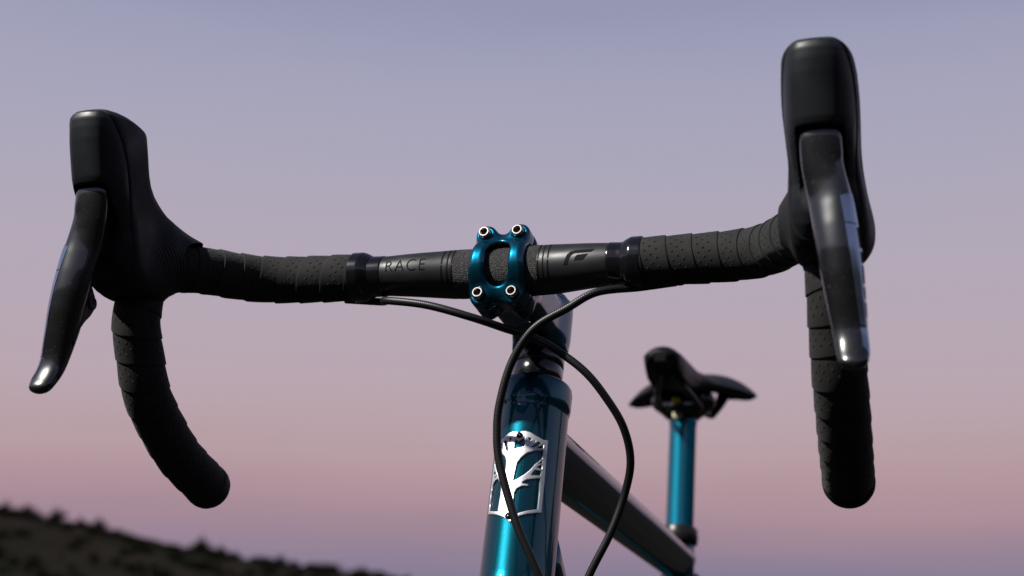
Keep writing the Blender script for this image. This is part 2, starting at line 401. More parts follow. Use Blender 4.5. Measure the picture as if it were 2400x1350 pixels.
for x, h, pr, wd, lab in [
    (-6, 38, 0, 1.0, 'dark shrub cut by the left edge of the picture on the hill crest'),
    (40, 34, 2, 1.1, 'broad rounded dark shrub on the crest, next to the left picture edge'),
    (116, 40, 0, 1.0, 'second bushy dark shrub along the crest from the left picture edge'),
    (171, 31, 1, 1.0, 'narrow dark shrub on the crest between two bushier ones'),
    (216, 38, 1, 1.2, 'pointed dark shrub on the crest left of the drop bar end'),
    (262, 22, 2, 1.0, 'low wide shrub where the crest dips below the left drop bar'),
    (463, 46, 1, 1.15, 'tallest pointed shrub on the crest, straight below the left drop bar end'),
    (510, 33, 1, 1.0, 'small pointed shrub just right of the tallest crest shrub'),
    (648, 26, 0, 1.2, 'rounded shrub alone on the crest right of the drop bar end'),
    (746, 18, 2, 1.0, 'low shrub near the lower right end of the crest')]:
    shrub(x, h, pr, lab, wide=wd)
def scrub(items):
    """the unbroken low cover of the slope as one mass"""
    data = []
    for me in protos:
        v = np.zeros(len(me.vertices)*3); me.vertices.foreach_get('co', v); n_ = len(me.polygons); vi = np.zeros(n_*4, int); me.polygons.foreach_get('vertices', vi) if False else None
        lv = np.zeros(len(me.loops), int); me.loops.foreach_get('vertex_index', lv); mi = np.zeros(n_, int); me.polygons.foreach_get('material_index', mi); data.append((v.reshape(-1, 3), lv.reshape(-1, 4), mi))
    V, F, M_, o = [], [], [], 0
    for x_px, h_px, pr, dd_, wide in items:
        d = pixel_ray(x_px, 1412); k = (D0+dd_)/(d@fh); r = ((d*k)@rh); p = hpos(r, D0+dd_); p[2] -= .08; hm_ = h_px/3333*(D0+dd_); a = RNG.uniform(0, 6.28)
        v, f, mi = data[pr]; q = v*np.array([hm_*wide, hm_*wide, hm_]); q = np.stack([q[:, 0]*math.cos(a)-q[:, 1]*math.sin(a), q[:, 0]*math.sin(a)+q[:, 1]*math.cos(a), q[:, 2]], 1)+p
        V.append(q); F.append(f+o); M_.append(mi); o += len(v)
    me = bpy.data.meshes.new('scrub'); me.from_pydata(np.vstack(V).tolist(), [], np.vstack(F).tolist()); me.materials.append(leafm); me.materials.append(stemm)
    me.polygons.foreach_set('material_index', np.concatenate(M_)); me.update(); ob = bpy.data.objects.new('scrub', me); COL.objects.link(ob); return ob
it = [(RNG.uniform(-60, 960), RNG.uniform(12, 22), int(RNG.integers(4)), RNG.uniform(-1.5, 1.0), RNG.uniform(1, 1.6)) for i in range(120)]
it += [(RNG.uniform(-60, 900), RNG.uniform(15, 32), int(RNG.integers(4)), -RNG.uniform(2, 26), RNG.uniform(1, 1.7)) for i in range(130)]
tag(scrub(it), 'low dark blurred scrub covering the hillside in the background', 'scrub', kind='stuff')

# ------------------------------------------------------------------ the bicycle
bike = bpy.data.objects.new('bicycle', None); COL.objects.link(bike); bike.empty_display_size = .2
tag(bike, 'teal drop bar bicycle with black taped handlebar, seen from the front', 'bicycle')

# --- handlebar
half = [(0, 2, 0), (30, 1.5, 0), (60, -3, 0), (95, -5, 0), (125, -6.3, 0), (148, -8.8, 0), (165, -15.5, 0), (177, -28, 0), (187, -46, -.5), (198, -64, -3), (207.5, -76.5, -10),
        (212, -81.5, -22), (213.5, -82, -41), (213.5, -75.5, -59), (213.5, -64.5, -82), (213, -45, -101), (212, -22, -118), (210.3, 10, -133)]
bar_pts = [(-x, y, z) for x, y, z in half[:0:-1]]+half
def bar_r(t):
    s = abs(t-.5)*2*BL/2
    return 15.9-(1-.0)*2.9*np.clip((s-33)/45, 0, 1)**1.0*1.0-1.0*np.clip((s-100)/30, 0, 1)
BP, BS = spline(bar_pts, 500); BL = BS[-1]
V, F, uv = tube(None, bar_r, seg=40, dense=(BP, BS), ref=(0, 0, 1))
bar = build('handlebar', V, F, 'bar', bike, True)
HP, HS = spline(half, 600)                       # right half for mapping things on the bar
def bar_at(X):
    """centre and radius of the bar at lateral position X"""
    s = np.interp(abs(X), HP[:300, 0], HS[:300]); c = np.array([np.interp(s, HS, HP[:, k]) for k in range(3)]); c[0] = X
    return c, 15.9-2.9*min(1, max(0, (s-33)/45))
def on_bar(X, ang, lift): 
    c, r = bar_at(X); r += lift; return c+np.array([0, -math.cos(ang)*r, math.sin(ang)*r])
def sleeve(x0, x1, lift, n=12, seg=48, lift_fn=None):
    V = []; X = np.linspace(x0, x1, n)
    for i, x in enumerate(X):
        for k in range(seg): V.append(on_bar(x, 2*math.pi*k/seg, lift if lift_fn is None else lift_fn(i/(n-1))))
    F = [(i*seg+j, i*seg+(j+1) % seg, (i+1)*seg+(j+1) % seg, (i+1)*seg+j) for i in range(n-1) for j in range(seg)]
    if x1 > x0: F = [tuple(reversed(f)) for f in F]
    return np.array(V), F
V, F = sleeve(-29.6, 26.0, .12, 40, 64); build('clamp_zone', V, F, 'grain', bar, True)
for xs in ((-37.1, -33.4, -30.4), (26.9, 30.2, 33.5)):
    for i, x in enumerate(xs):
        parts = []
        for a0, a1 in ([(-35, 62)] if i == 1 else [(-35, 10), (14, 62)]):
            A = np.radians(np.linspace(a0, a1, 20)); Vg = [on_bar(x+dx, a, .16) for a in A for dx in (-.45, .45)]
            parts.append((Vg, [(2*k, 2*k+1, 2*k+3, 2*k+2) for k in range(19)]))
        V, F = join(*parts); build('gauge_mark', V, F, 'ink', bar, True)

def flat_on_bar(name, polys, x0, sx_, ang0, mate, lift=.18, sub=14):
    """wrap 2-D polygons (mm: x along the bar, y up) on the bar front; each filled by bmesh and cut fine"""
    import bmesh
    bm = bmesh.new()
    for poly in polys:
        vs = [bm.verts.new((p[0], p[1], 0)) for p in poly]; bm.faces.new(vs)
    bmesh.ops.triangulate(bm, faces=bm.faces[:])
    ys = [v.co.y for v in bm.verts]
    for k in range(1, 12):
        y = min(ys)+(max(ys)-min(ys))*k/12
        bmesh.ops.bisect_plane(bm, geom=bm.verts[:]+bm.edges[:]+bm.faces[:], plane_co=(0, y, 0), plane_no=(0, 1, 0))
    V = [on_bar(x0+v.co.x*sx_, ang0+v.co.y/14.5, lift) for v in bm.verts]; bm.verts.index_update()
    F = [[v.index for v in f.verts] for f in bm.faces]; bm.free()
    return build(name, V, F, mate, bar, True, smooth=False)
def text_on_bar(body, size, x0, ang0, spacing=1.05):
    import bmesh
    cu = bpy.data.curves.new('lettering', 'FONT'); cu.body = body; cu.size = size; cu.space_character = spacing
    cu.resolution_u = 6; cu.offset = -.16; tmp = bpy.data.objects.new('tmp', cu); COL.objects.link(tmp)
    dg = bpy.context.evaluated_depsgraph_get(); me = bpy.data.meshes.new_from_object(tmp.evaluated_get(dg))
    bm = bmesh.new(); bm.from_mesh(me); bpy.data.objects.remove(tmp); ys = [v.co.y for v in bm.verts]
    bmesh.ops.dissolve_limit(bm, angle_limit=.001, verts=bm.verts[:], edges=bm.edges[:]); bmesh.ops.triangulate(bm, faces=bm.faces[:])
    for k in range(1, 12):
        y = min(ys)+(max(ys)-min(ys))*k/12
        bmesh.ops.bisect_plane(bm, geom=bm.verts[:]+bm.edges[:]+bm.faces[:], plane_co=(0, y, 0), plane_no=(0, 1, 0))
    V = [on_bar(x0+v.co.x*.86, ang0+v.co.y/14.0, .18) for v in bm.verts]; bm.verts.index_update()
    F = [[v.index for v in f.verts] for f in bm.faces]; bm.free()
    return build('lettering', V, F, 'ink', bar, True, smooth=False)
tag(text_on_bar('RACE', 12.0, -75.5, R(-1), 1.16), 'RACE lettering in black on the black bar')
sc = 1/12.7
def lg(pts): return [((x-1165)*sc, (400-y)*sc) for x, y in pts]
LA = lg([(1412, 274), (1255, 281), (1213, 293), (1186, 322), (1172, 360), (1160, 402), (1196, 402), (1206, 362), (1222, 330), (1248, 313), (1386, 303)])
LB = lg([(1364, 321), (1275, 327), (1258, 342), (1248, 376), (1322, 370)])
tag(flat_on_bar('logo_mark', [LA], 44.5, 1.0, R(-6), 'ink'), 'outer stroke of the slanted E shaped logo')
tag(flat_on_bar('logo_mark', [LB], 44.5, 1.0, R(-6), 'ink'), 'inner block of the slanted E shaped logo')

# --- bar tape: one helical overlapping strip per side, with finishing tape and end plug
def tape(side, x0):
    s0 = np.interp(x0, HP[:300, 0], HS[:300]); L = HS[-1]-1; pitch = 16.6; seg = 56
    T, N, Bn = frames(HP, (0, 0, 1))
    fs = [(0, 0), (.15, .22), (.4, .5), (.7, .78), (.93, 1.0), (.985, .98), (1, .72), (1, 0)]
    turns = int((L-s0)/pitch)+3; V, uvs = [], []; jit = RNG.normal(0, .6, turns*seg+seg+1)
    jit = np.convolve(jit, np.ones(40)/40, 'same')*3.2
    for i in range(turns*seg+1):
        th = 2*math.pi*(i/seg-1)
        for f, hgt in fs:
            jj = jit[i] if f < .5 else jit[min(i+seg, len(jit)-1)]
            s = np.clip(s0+pitch*(th/(2*math.pi)+f)+jj*(1 if f in (0, 1) else .5), s0, L)
            k = s/HS[-1]*(len(HS)-1); k0 = min(int(k), len(HS)-2); a = k-k0
            c = HP[k0]*(1-a)+HP[k0+1]*a; nn = N[k0]*(1-a)+N[k0+1]*a; bb = Bn[k0]*(1-a)+Bn[k0+1]*a
            w = np.clip((s-170)/60, 0, 1); rr_ = 15.0*(1-w)+14.4*w+.8*hgt
            # top -> front -> bottom
            V.append(c+rr_*(nn*math.cos(th)+bb*(-1)*math.sin(th)*(-1 if bb[1] < 0 else 1)*(1)))
            uvs.append((f*pitch, th*15.4))
    nf = len(fs); F = []
    V = np.array(V)
    for i in range(turns*seg):
        for j in range(nf-1):
            q = (i*nf+j, i*nf+j+1, (i+1)*nf+j+1, (i+1)*nf+j)
            if np.linalg.norm(V[q[0]]-V[q[2]]) > .05 and (abs(V[q[0]]-V[q[1]]).sum()+abs(V[q[3]]-V[q[2]]).sum()) > .02: F.append(q)
    if side < 0: V, F = mirror(V, F)
    o = build('bar_tape', V, F, 'tape', bike, True, uv=uvs, sharp=35)
    tag(o, 'black perforated tape on the bar half with the %s' % ('lettering' if side < 0 else 'slanted logo'))
    # end plug
    e = HP[-1]; t = T[-1]
    pr = [(14.9, -1.2), (15.3, 1.5), (15.0, 5), (13.9, 8.5), (11.6, 11.8), (8, 13.8), (3.5, 14.6), (.3, 14.8)]
    Vp, Fp = lathe(pr, e, t, 40)
    if side < 0: Vp, Fp = mirror(Vp, Fp)
    build('end_plug', Vp, Fp, 'rubber', o, True)
    def band(xa, xb, fn, seed):
        V, F = sleeve(side*xa, side*xb, 0, 16, 56, fn); build('finishing_tape', V, F, 'gloss', o, True, sharp=50)
    def rad_at(x): return bar_at(x)[1]
    band(x0-19, x0-9, lambda t: .35 if .02 < t < .98 else .05, 1)
    band(x0-10, x0+3, lambda t: .6+(16.3-rad_at(x0-10+13*t)-.6)*min(1, max(0, (t-.05)/.4))**.7 if t < .97 else 15.3-rad_at(x0+3), 2)
    return o
tape(1, 90.0); tape(-1, 98.0)

# --- brake hoods and levers (drawn for +X, mirrored for -X)
hood_poly = chaikin([(-150, 76), (-136, 78.3), (-121, 77.5), (-110, 75), (-107.5, 62), (-104.5, 50), (-99.5, 40), (-88, 33), (-75, 28), (-64, 23), (-61, 12), (-63, 0), (-68, -12), (-76, -23),
             (-92, -27.5), (-108, -25), (-120, -16), (-126, -4), (-129, 10), (-140, 22), (-146.5, 32), (-150, 46), (-154, 62), (-155, 73)], 1)
def hood_sdf(P):
    x, y, z = P.T
    bl = np.exp(-((z+8)/17)**2)*np.clip((y+128)/30, 0, 1)
    tp = np.clip((z-52)/26, 0, 1)
    hw = 18.4+2.0*bl-1.6*tp**1.5-2.2*np.clip((-118-y)/16, 0, 1)*np.clip((26-z)/20, 0, 1)-1.2*np.exp(-((z-22)/14)**2)
    xc = 213.3+1.2*bl-5*np.clip((y+72)/30, 0, 1)
    ye = y-7.5*np.clip(np.abs(x-xc)/18, 0, 1.3)**2.2*np.clip((-108-y)/28, 0, 1)
    d = extrude(sd_poly(ye, z, hood_poly), np.abs(x-xc)-hw, 10.0)
    for a, b, ra, rb in (((212.8, -84, -16), (206, -73, 2), 17.5, 19.8), ((206, -73, 2), (197.5, -61, .3), 19.6, 16.3), ((197.5, -61, .3), (187, -46, -.3), 16.3, 15.6)):
        d = smin(d, sd_capsule(P, a, b, ra, rb), 8)
    # cut the collar square to the bar where the tape leaves it
    d = smax(d, (x-193)*-.50+(y+58)*.84-(z-3)*.42, 1.2)
    # the slot the lever hangs in
    slot = np.maximum(np.maximum(np.abs(x-213.9-.01*(z-30))-11.7, z-31.7), y+124)
    d = smax(d, -slot, .9)
    d = smax(d, -27-z, 3)
    return d
SZ = np.array([-30, 0, 20, 33, 47, 58, 68, 73, 80, 100]); SY = np.array([-113, -119, -124, -128.5, -134, -139.5, -146, -149, -150.5, -152])
def seam(P): return np.interp(P[:, 2], SZ, SY)-P[:, 1]        # > 0 in front of the seam
def sd_rubber(P): return smax(hood_sdf(P)-.75*np.clip((-52-P[:, 1])/24, -.3, 1), seam(P), .9)
def sd_cap(P): return smax(hood_sdf(P), -seam(P)-3, .5)
hv = nets(sd_rubber, (184, -156, -34), (242, -36, 86), 1.3)
cv = nets(sd_cap, (184, -158, -34), (242, -108, 86), 1.1)
lev_out = [(224.6, -138.6, 30), (224.8, -139, 20), (225, -139, 12), (227.5, -140, -1), (229.4, -141.3, -10.5), (231.5, -142.4, -26), (232.9, -143, -41), (233.7, -143.4, -58), (234.5, -144.6, -75), (235.3, -149.0, -85), (235.0, -155.5, -94)]
lev_in = [(203.2, -138.4, 30), (203.5, -137.8, 20), (204.2, -137, 11), (206.5, -135, -4), (207.8, -135.5, -12), (210.0, -138, -27), (212.3, -140, -42), (215.0, -142, -59), (218.0, -145, -76), (219.8, -149.5, -86), (222.0, -155.5, -94.5)]
lf = [4.4, 4.4, 4.8, 6.2, 7.6, 8.4, 8.0, 6.8, 5.0, 3.6, 2.6]; lb = [9, 10, 11, 12, 12, 12.5, 12.5, 10.5, 8.0, 6.4, 4.6]
def lever_mesh():
    n = 70; t = np.linspace(0, 1, n)
    O, _ = spline(lev_out, n); I, _ = spline(lev_in, n)
    ff = np.interp(t, np.linspace(0, 1, len(lf)), lf); bb = np.interp(t, np.linspace(0, 1, len(lb)), lb); V = []; seg = 32
    a = np.linspace(0, 2*math.pi, seg, endpoint=False)
    mid = (O+I)/2; T = np.gradient(mid, axis=0); T /= np.linalg.norm(T, axis=1)[:, None]
    for i in range(n):
        w = (O[i]-I[i])/2; nn = np.cross(T[i], w); nn /= np.linalg.norm(nn)
        if nn[1] > 0: nn = -nn                                    # forward
        k = 1.0; sh = 0.0
        if t[i] > .955: k = math.sqrt(max(0, 1-((t[i]-.955)/.045)**2))*.95+.05
        if t[i] < .03: k = .90+.10*math.sqrt(max(0, 1-((.03-t[i])/.03)**2))
        ca, sa = np.cos(a), np.sin(a); c = np.sign(ca)*np.abs(ca)**(2/2.3); d = np.sign(sa)*np.abs(sa)**(2/2.15)
        dep = np.where(sa > 0, ff[i], bb[i]*1.0)
        cc = mid[i]
        V.append(cc+np.outer(c*k, w)+np.outer(d*dep*k, nn))
    V = np.vstack(V)
    F = [(i*seg+j, i*seg+(j+1) % seg, (i+1)*seg+(j+1) % seg, (i+1)*seg+j) for i in range(n-1) for j in range(seg)]
    F += [tuple(range(seg-1, -1, -1)), tuple((n-1)*seg+j for j in range(seg))]
    return V, F, O, I, ff, T, mid
LV, LF, LO, LI, Lff, LT, LM = lever_mesh()
pad_poly = [(-138, 2), (-126, 0), (-129.5, -15), (-132, -25), (-126, -33), (-125, -41), (-128.5, -46), (-133, -50), (-138.5, -57), (-141, -66), (-143, -64), (-139, -40)]
def sd_paddle(P):
    x, y, z = P.T; xc = 218.5-(z+30)*.03
    return extrude(sd_poly(y, z, pad_poly), np.abs(x-xc)-5.5, 3.0)
pv = nets(sd_paddle, (206, -146, -76), (232, -108, 6), 1.2)
def trim_pieces():
    """silvery strip along the outer front edge of the lever, broken by dark gaps"""
    n = len(LO); t = np.linspace(0, 1, n); res = []
    def strip(t0, t1, w0, w1, lift):
        V = []; K = 26; ts = np.linspace(t0, t1, K)
        for q in ts:
            O = np.array([np.interp(q, t, LO[:, k]) for k in range(3)]); M_ = np.array([np.interp(q, t, LM[:, k]) for k in range(3)]); f = np.interp(q, t, Lff)
            w = O-M_; Tq = np.array([np.interp(q, t, LT[:, k]) for k in range(3)]); nn = np.cross(Tq, w); nn /= np.linalg.norm(nn)
            if nn[1] > 0: nn = -nn
            taper = min(1, (q-.27)/.02+.3, (.945-q)/.05+.3)
            for ang in np.linspace(w0, w0+(w1-w0)*taper, 6):
                ca, sa = math.cos(ang), math.sin(ang); c = np.sign(ca)*abs(ca)**(2/2.3); d = np.sign(sa)*abs(sa)**(2/2.15)
                p = M_+w*c+nn*d*(f if sa > 0 else 11.5); V.append(p+lift*(w/np.linalg.norm(w)*c+nn*d))
        F = [(i*6+j, i*6+j+1, (i+1)*6+j+1, (i+1)*6+j) for i in range(K-1) for j in range(5)]
        return np.array(V), F
    for a, b in ((.27, .402), (.408, .81), (.822, .945)): res.append(('lever_trim', strip(a, b, -.12, .95, .25), 'trim'))
    for a, b in ((.415, .50), (.515, .56), (.57, .64), (.655, .70), (.715, .77)): res.append(('trim_print', strip(a, b, -.08, .16, .40), 'ink'))
    return res
TP = trim_pieces()
for side in (1, -1):
    def put(name, V, F, m_, par, **k):
        if side < 0: V, F = mirror(V, F)
        return build(name, V, F, m_, par, True, **k)
    h = put('brake_hood', hv[0], hv[1], 'rubber', bike)
    tag(h, 'black rubber brake hood at the %s end of the handlebar' % ('logo' if side > 0 else 'lettered'))
    put('hood_cap', cv[0], cv[1], 'cap', h)
    put('brake_lever', LV, LF, 'lever', h, sharp=60)
    put('shift_paddle', pv[0], pv[1], 'paddle', h)
    Vr, Fr = lathe([(3.6, -.5), (3.9, .6), (3.2, .9), (2.6, .5), (.2, .5)], (213.2, -130.2, -38), (-1, 0, 0), 28); put('pivot_ring', Vr, Fr, 'ink_soft', h)
    for nm, (V, F), m_ in TP: put(nm, V, F, m_, h)

# --- stem, in its own frame: along (back), up, x
A13 = R(13); sa_ = np.array([0, math.cos(A13), -math.sin(A13)]); su_ = np.array([0, math.sin(A13), math.cos(A13)]); SO = np.array([0, 2, 0.4])
AX = np.array([0, .3404, 1.0]); AX /= np.linalg.norm(AX)               # steerer axis
def axis_pt(z): return np.array([0, 77.6+.3404*(z+51.9), z])
BOLTS = [(sx_*11.1, uu) for uu in (21.6, -21.2) for sx_ in (-1, 1)]
def stem_frame(P): q = P-SO; return q[:, 0], q@sa_, q@su_
def sd_face(P):
    x, a, u = stem_frame(P); rad = np.hypot(a, u)
    wing = 18.3+1.2*np.clip(-u/20, -1, 1)
    d = extrude(rad-20.8, np.abs(x)-wing, 4.2)
    for bx, bu in BOLTS:
        d = smin(d, sd_cyl(np.hypot(x-bx, u-bu), a+4.5, 6.9, 7.0, 2.5), 5)
    for uu, r_ in ((17.6, 5.0), (-18.6, 6.2)):
        q = np.stack([x, a+5.5, u-uu], 1); d = smin(d, sd_capsule(q, (-9, 0, 0), (9, 0, 0), r_, r_), 5)
    d = smax(d, a+.6, .8)
    d = np.maximum(d, 16.05-rad)
    slot = np.hypot(x-.3, np.maximum(np.abs(u+.8)-7.0, 0))-7.6
    slot = np.where(a < 2, slot, 10)
    d = smax(d, -slot, 3.4)
    for bx, bu in BOLTS: d = smax(d, -sd_cyl(np.hypot(x-bx, u-bu), a+16.0, 4.1, 5.8, .3), .7)
    return d
def sd_stem(P):
    x, a, u = stem_frame(P); rad = np.hypot(a, u)
    d = extrude(rad-20.8, np.abs(x)-18.8, 3.5)
    for bx, bu in BOLTS: d = smin(d, sd_cyl(np.hypot(x-bx, u-bu), a-6.5, 6.9, 7.0, 2.0), 5)
    d = smax(d, .6-a, .5)
    k = np.clip(a/88, 0, 1); hwx = 17.5-1.0*k; hu = 19-1.5*k
    body = extrude(np.maximum(np.abs(x)-hwx, np.abs(u)-hu), np.maximum(-6-a, a-92), 9)
    e1 = ((np.maximum(np.abs(x)-hwx+10, 0))**2+(np.maximum(np.abs(u)-hu+10, 0))**2)**.5-10
    body = np.maximum(e1, np.maximum(5-a, a-90))
    d = smin(d, body, 9)
    q = P-axis_pt(-20.5); h = q@AX; rr_ = np.linalg.norm(q-np.outer(h, AX), axis=1)
    d = smin(d, sd_cyl(rr_, h, 19.3, 20.5, 3), 7)
    d = smax(d, h-20.8, 1.5); d = smax(d, -20.8-h, 1.5)*1.0 if False else d
    d = np.maximum(d, 15.95-rad); d = np.maximum(d, 14.2-rr_)
    return d
V, F = nets(sd_stem, (-27, -8, -62), (27, 122, 34), 1.25); stem = build('stem', V, F, 'stem', bike, True)
V, F = nets(sd_face, (-27, -28, -36), (27, 12, 36), .8); build('faceplate', V, F, 'stem', stem, True)
for bx, bu in BOLTS:
    o = SO+np.array([bx, 0, 0])+su_*bu-sa_*9.5
    V, F = lathe([(3.7, -2), (3.7, 5.6), (3.5, 6.3), (3.15, 6.6), (2.55, 6.6), (2.4, 6.3), (2.3, 3.2), (.2, 3.0)], o, -sa_, 30)
    b = build('stem_bolt', V, F, 'steel', stem, True, sharp=40)
    V, F = lathe([(2.25, 3.3), (2.15, 3.6), (.6, 3.7), (.3, 3.6)], o, -sa_, 6); 
    build('bolt_socket', V, F, 'socket', stem, True, smooth=False)
V, F = lathe([(15, 20.3), (15.6, 23), (14.6, 24.2), (3.5, 24.2), (.3, 23.8)], axis_pt(-20.5), AX, 40); build('top_cap', V, F, 'gloss', stem, True, sharp=40)
for k in (-1, 1):                                                       # steerer clamp bolts on the back
    q = axis_pt(-20.5)+AX*(10*k)+np.array([0, 20, 0]); V, F = lathe([(4.2, -9), (4.2, 9), (3.6, 9.6), (.3, 9.2)], q, (1, 0, 0), 24); build('clamp_bolt', V, F, 'steel', stem, True, sharp=40)

def ring(name, z0, z1, prof, par, m_, st=True, seg=64):
    c = axis_pt(z0); L = (z1-z0)/AX[2]; V, F = lathe([(r, h*L) for r, h in prof], c, AX, seg); return build(name, V, F, m_, par, st, sharp=40)
ring('headset_spacer', -50.4, -40.6, [(14, 0), (17.2, .0), (17.5, .04), (17.5, .96), (17.2, 1), (14, 1)], bike, 'gloss')
ring('headset_spacer', -61.3, -50.7, [(14, 0), (17.2, .0), (17.5, .04), (17.5, .96), (17.2, 1), (14, 1)], bike, 'gloss')
ring('headset_cover', -64.6, -61.6, [(14, 0), (22.2, 0), (22.4, .25), (21.6, .6), (19.0, .9), (18.0, 1), (14, 1)], bike, 'gloss')

# --- frame
ht = ring('head_tube', -214, -64.8, [(14, 0), (25.2, 0), (25.6, .02), (25.5, .07), (24.2, .10), (23.7, .14), (23.4, .5), (23.3, .86), (23.5, .875), (24.2, .89), (24.5, .91), (24.5, .975), (24.1, .992), (23.2, 1.0), (14, 1)], bike, 'paint', False, 96)
def frame_tube(name, a, b, r, sq=None, m_='paint', n=40):
    V, F, uv = tube([a, [(a[i]+b[i])/2 for i in range(3)], b], r, n, 40, sq=sq); return build(name, V, F, m_, bike)
tt = chaikin([(-15, 18), (15, 18), (18.5, 11), (17, 2), (10, -17), (0, -19.5), (-10, -17), (-17, 2), (-18.5, 11)], 3)
tt = np.vstack([np.linspace(tt[i], tt[(i+1) % len(tt)], 7)[:-1] for i in range(len(tt))])
def prism(name, a, b, sec, k0=1, k1=1, n=24):
    a, b = np.array(a, float), np.array(b, float); t = (b-a)/np.linalg.norm(b-a); e = np.array([1.0, 0, 0]); w = np.cross(e, t); w = w if w[2] > 0 else -w; V = []; m_ = len(sec)
    for i in range(n):
        q = i/(n-1); V.append(a+(b-a)*q+(k0+(k1-k0)*q)*(np.outer(sec[:, 0], e)+np.outer(sec[:, 1], w)))
    F = [(i*m_+j, i*m_+(j+1) % m_, (i+1)*m_+(j+1) % m_, (i+1)*m_+j) for i in range(n-1) for j in range(m_)]
    return build(name, np.vstack(V), F, 'paint', bike)
prism('top_tube', (0, 62, -105), (0, 745, -163), tt, 1.0, .97)
frame_tube('down_tube', (0, 50, -172), (0, 610, -648), lambda t: 21.5, (1, 1, 2.3))
seat_dir = np.array([0, .27, 1.0]); seat_dir /= np.linalg.norm(seat_dir)
def seat_pt(z): return np.array([0, 758.6+.27*(z+60), z])
sq_ = seat_pt(-130); frame_tube('seat_tube', tuple(seat_pt(-136)), (0, 612, -655), 17.4)
for sx_ in (-1, 1):
    V, F, _ = tube([(sx_*12, 742, -175), (sx_*38, 850, -330), (sx_*66, 1010, -575)], lambda t: 9.5-2*t, 40, 16); build('seat_stay', V, F, 'paint', bike)
    V, F, _ = tube([(sx_*22, 625, -650), (sx_*42, 760, -640), (sx_*66, 1010, -582)], lambda t: 13-4*t, 40, 16); build('chain_stay', V, F, 'paint', bike)
V, F = lathe([(22, -37), (22, 37)], (0, 610, -652), (1, 0, 0), 36); build('bottom_bracket', V, F, 'paint', bike, sharp=40)
V, F = lathe([(90, -2), (92, 0), (90, 2), (60, 2), (58, 0), (60, -2)], (-48, 610, -652), (1, 0, 0), 60); crank = build('crankset', V, F, 'rim', bike, sharp=40)
for sx_, an in ((-1, -.5), (1, math.pi-.5)):
    c = np.array([sx_*62, 610, -652]); e = c+170*np.array([0, -math.cos(an), -math.sin(an)])
    V, F, _ = tube([c, (c+e)/2, e], 11, 12, 14, sq=(1, .6, 3)); build('crank_arm', V, F, 'rim', crank)
    V, F = lathe([(8, -10), (20, 6), (22, 40), (18, 62), (8, 66)], e, (sx_, 0, 0), 20); build('pedal', V, F, 'rim', crank)
# seat collar, post, saddle
V, F = lathe([(15.5, -9), (19.8, -9), (20.4, -8), (20.4, 6), (19.6, 7.5), (15.5, 7.5)], seat_pt(-130), seat_dir, 48); col_ = build('seat_collar', V, F, 'rim', bike, sharp=40)
V, F = lathe([(6, -8), (7.5, -7), (7.5, 7), (6, 8)], seat_pt(-131)+np.array([9, 23, 0]), (1, 0, 0), 24); build('collar_bolt', V, F, 'rim', col_, sharp=40)
V, F = lathe([(15.4, -330), (15.4, -8), (15.9, -5), (16.3, 0), (15.8, 4), (14, 6)], seat_pt(2), seat_dir, 64); post = build('seat_post', V, F, 'post', bike, sharp=40)
def sd_head(P):
    q = P-seat_pt(10); x, y, z = q.T
    d = np.sqrt((x/1.0)**2+(y/1.15)**2+((z-7)/.62)**2)-27
    d = smin(d, sd_capsule(q, (-25, 0, 15), (25, 0, 15), 12, 12), 6)
    d = smin(d, sd_capsule(q, (0, -30, 6), (0, 30, 6), 9, 9), 6)
    return smin(d, sd_cyl(np.hypot(x, y), z+6, 15.2, 6, 1), 5)
V, F = nets(sd_head, (-45, 715, -12), (45, 830, 50), 1.8); build('clamp_head', V, F, 'gloss', post)
for (dx, dy, dz), rr_, m_ in (((-3, -36, 22), 4.5, 'yellow'), ((-3, -27, 7), 5.5, 'cream')):  # small yellow and cream discs set on the front of the clamp
    V, F = lathe([(rr_*.7, -3), (rr_, -1.5), (rr_, 1.5), (rr_*.7, 3.2), (.3, 3.4)], seat_pt(5)+np.array([dx, dy-1, dz-6]), (-.2, -1, .1), 20); build('clamp_dot', V, F, m_, post)
SY_ = [608, 612, 620, 640, 690, 740, 785, 820, 845, 866, 884, 893]
SW_ = [10, 15, 19, 21.5, 23, 28, 44, 66, 77, 77, 66, 44]
ST_ = [57, 60, 62, 63.5, 64.5, 61, 60, 63, 67, 69, 68, 65]
SD_ = [5, 7, 9, 12, 14, 15, 18, 24, 30, 29, 24, 18]
SK_ = [3, 6, 12, 20, 22, 11, 6, 5, 5, 6, 6, 6]
def saddle_mesh():
    ys = np.r_[np.linspace(608, 640, 14)[:-1], np.linspace(640, 870, 40)[:-1], np.linspace(870, 893, 10)]; V = []; n = 24
    for y in ys:
        w, t, d, k = [np.interp(y, SY_, q) for q in (SW_, ST_, SD_, SK_)]
        s = np.linspace(-1, 1, n); top = [(w*q, t-d*abs(q)**np.interp(y, [640, 760, 850], [2.3, 2.3, 3.2])) for q in s]
        zl = t-d; low = [(w*.99, zl-k*.5), (w*.90, zl-k), (w*.80, zl-k), (w*.76, zl-k*.5+3), (w*.5, t-12-d*.15), (0, t-12), (-w*.5, t-12-d*.15), (-w*.76, zl-k*.5+3), (-w*.80, zl-k), (-w*.90, zl-k), (-w*.99, zl-k*.5)]
        V += [(x, y, z) for x, z in top+low]
    m_ = n+11
    F = [(i*m_+j, (i+1)*m_+j, (i+1)*m_+(j+1) % m_, i*m_+(j+1) % m_) for i in range(len(ys)-1) for j in range(m_)]
    F += [tuple(range(m_)), tuple(reversed([(len(ys)-1)*m_+j for j in range(m_)]))]
    return np.array(V), F
V, F = saddle_mesh()
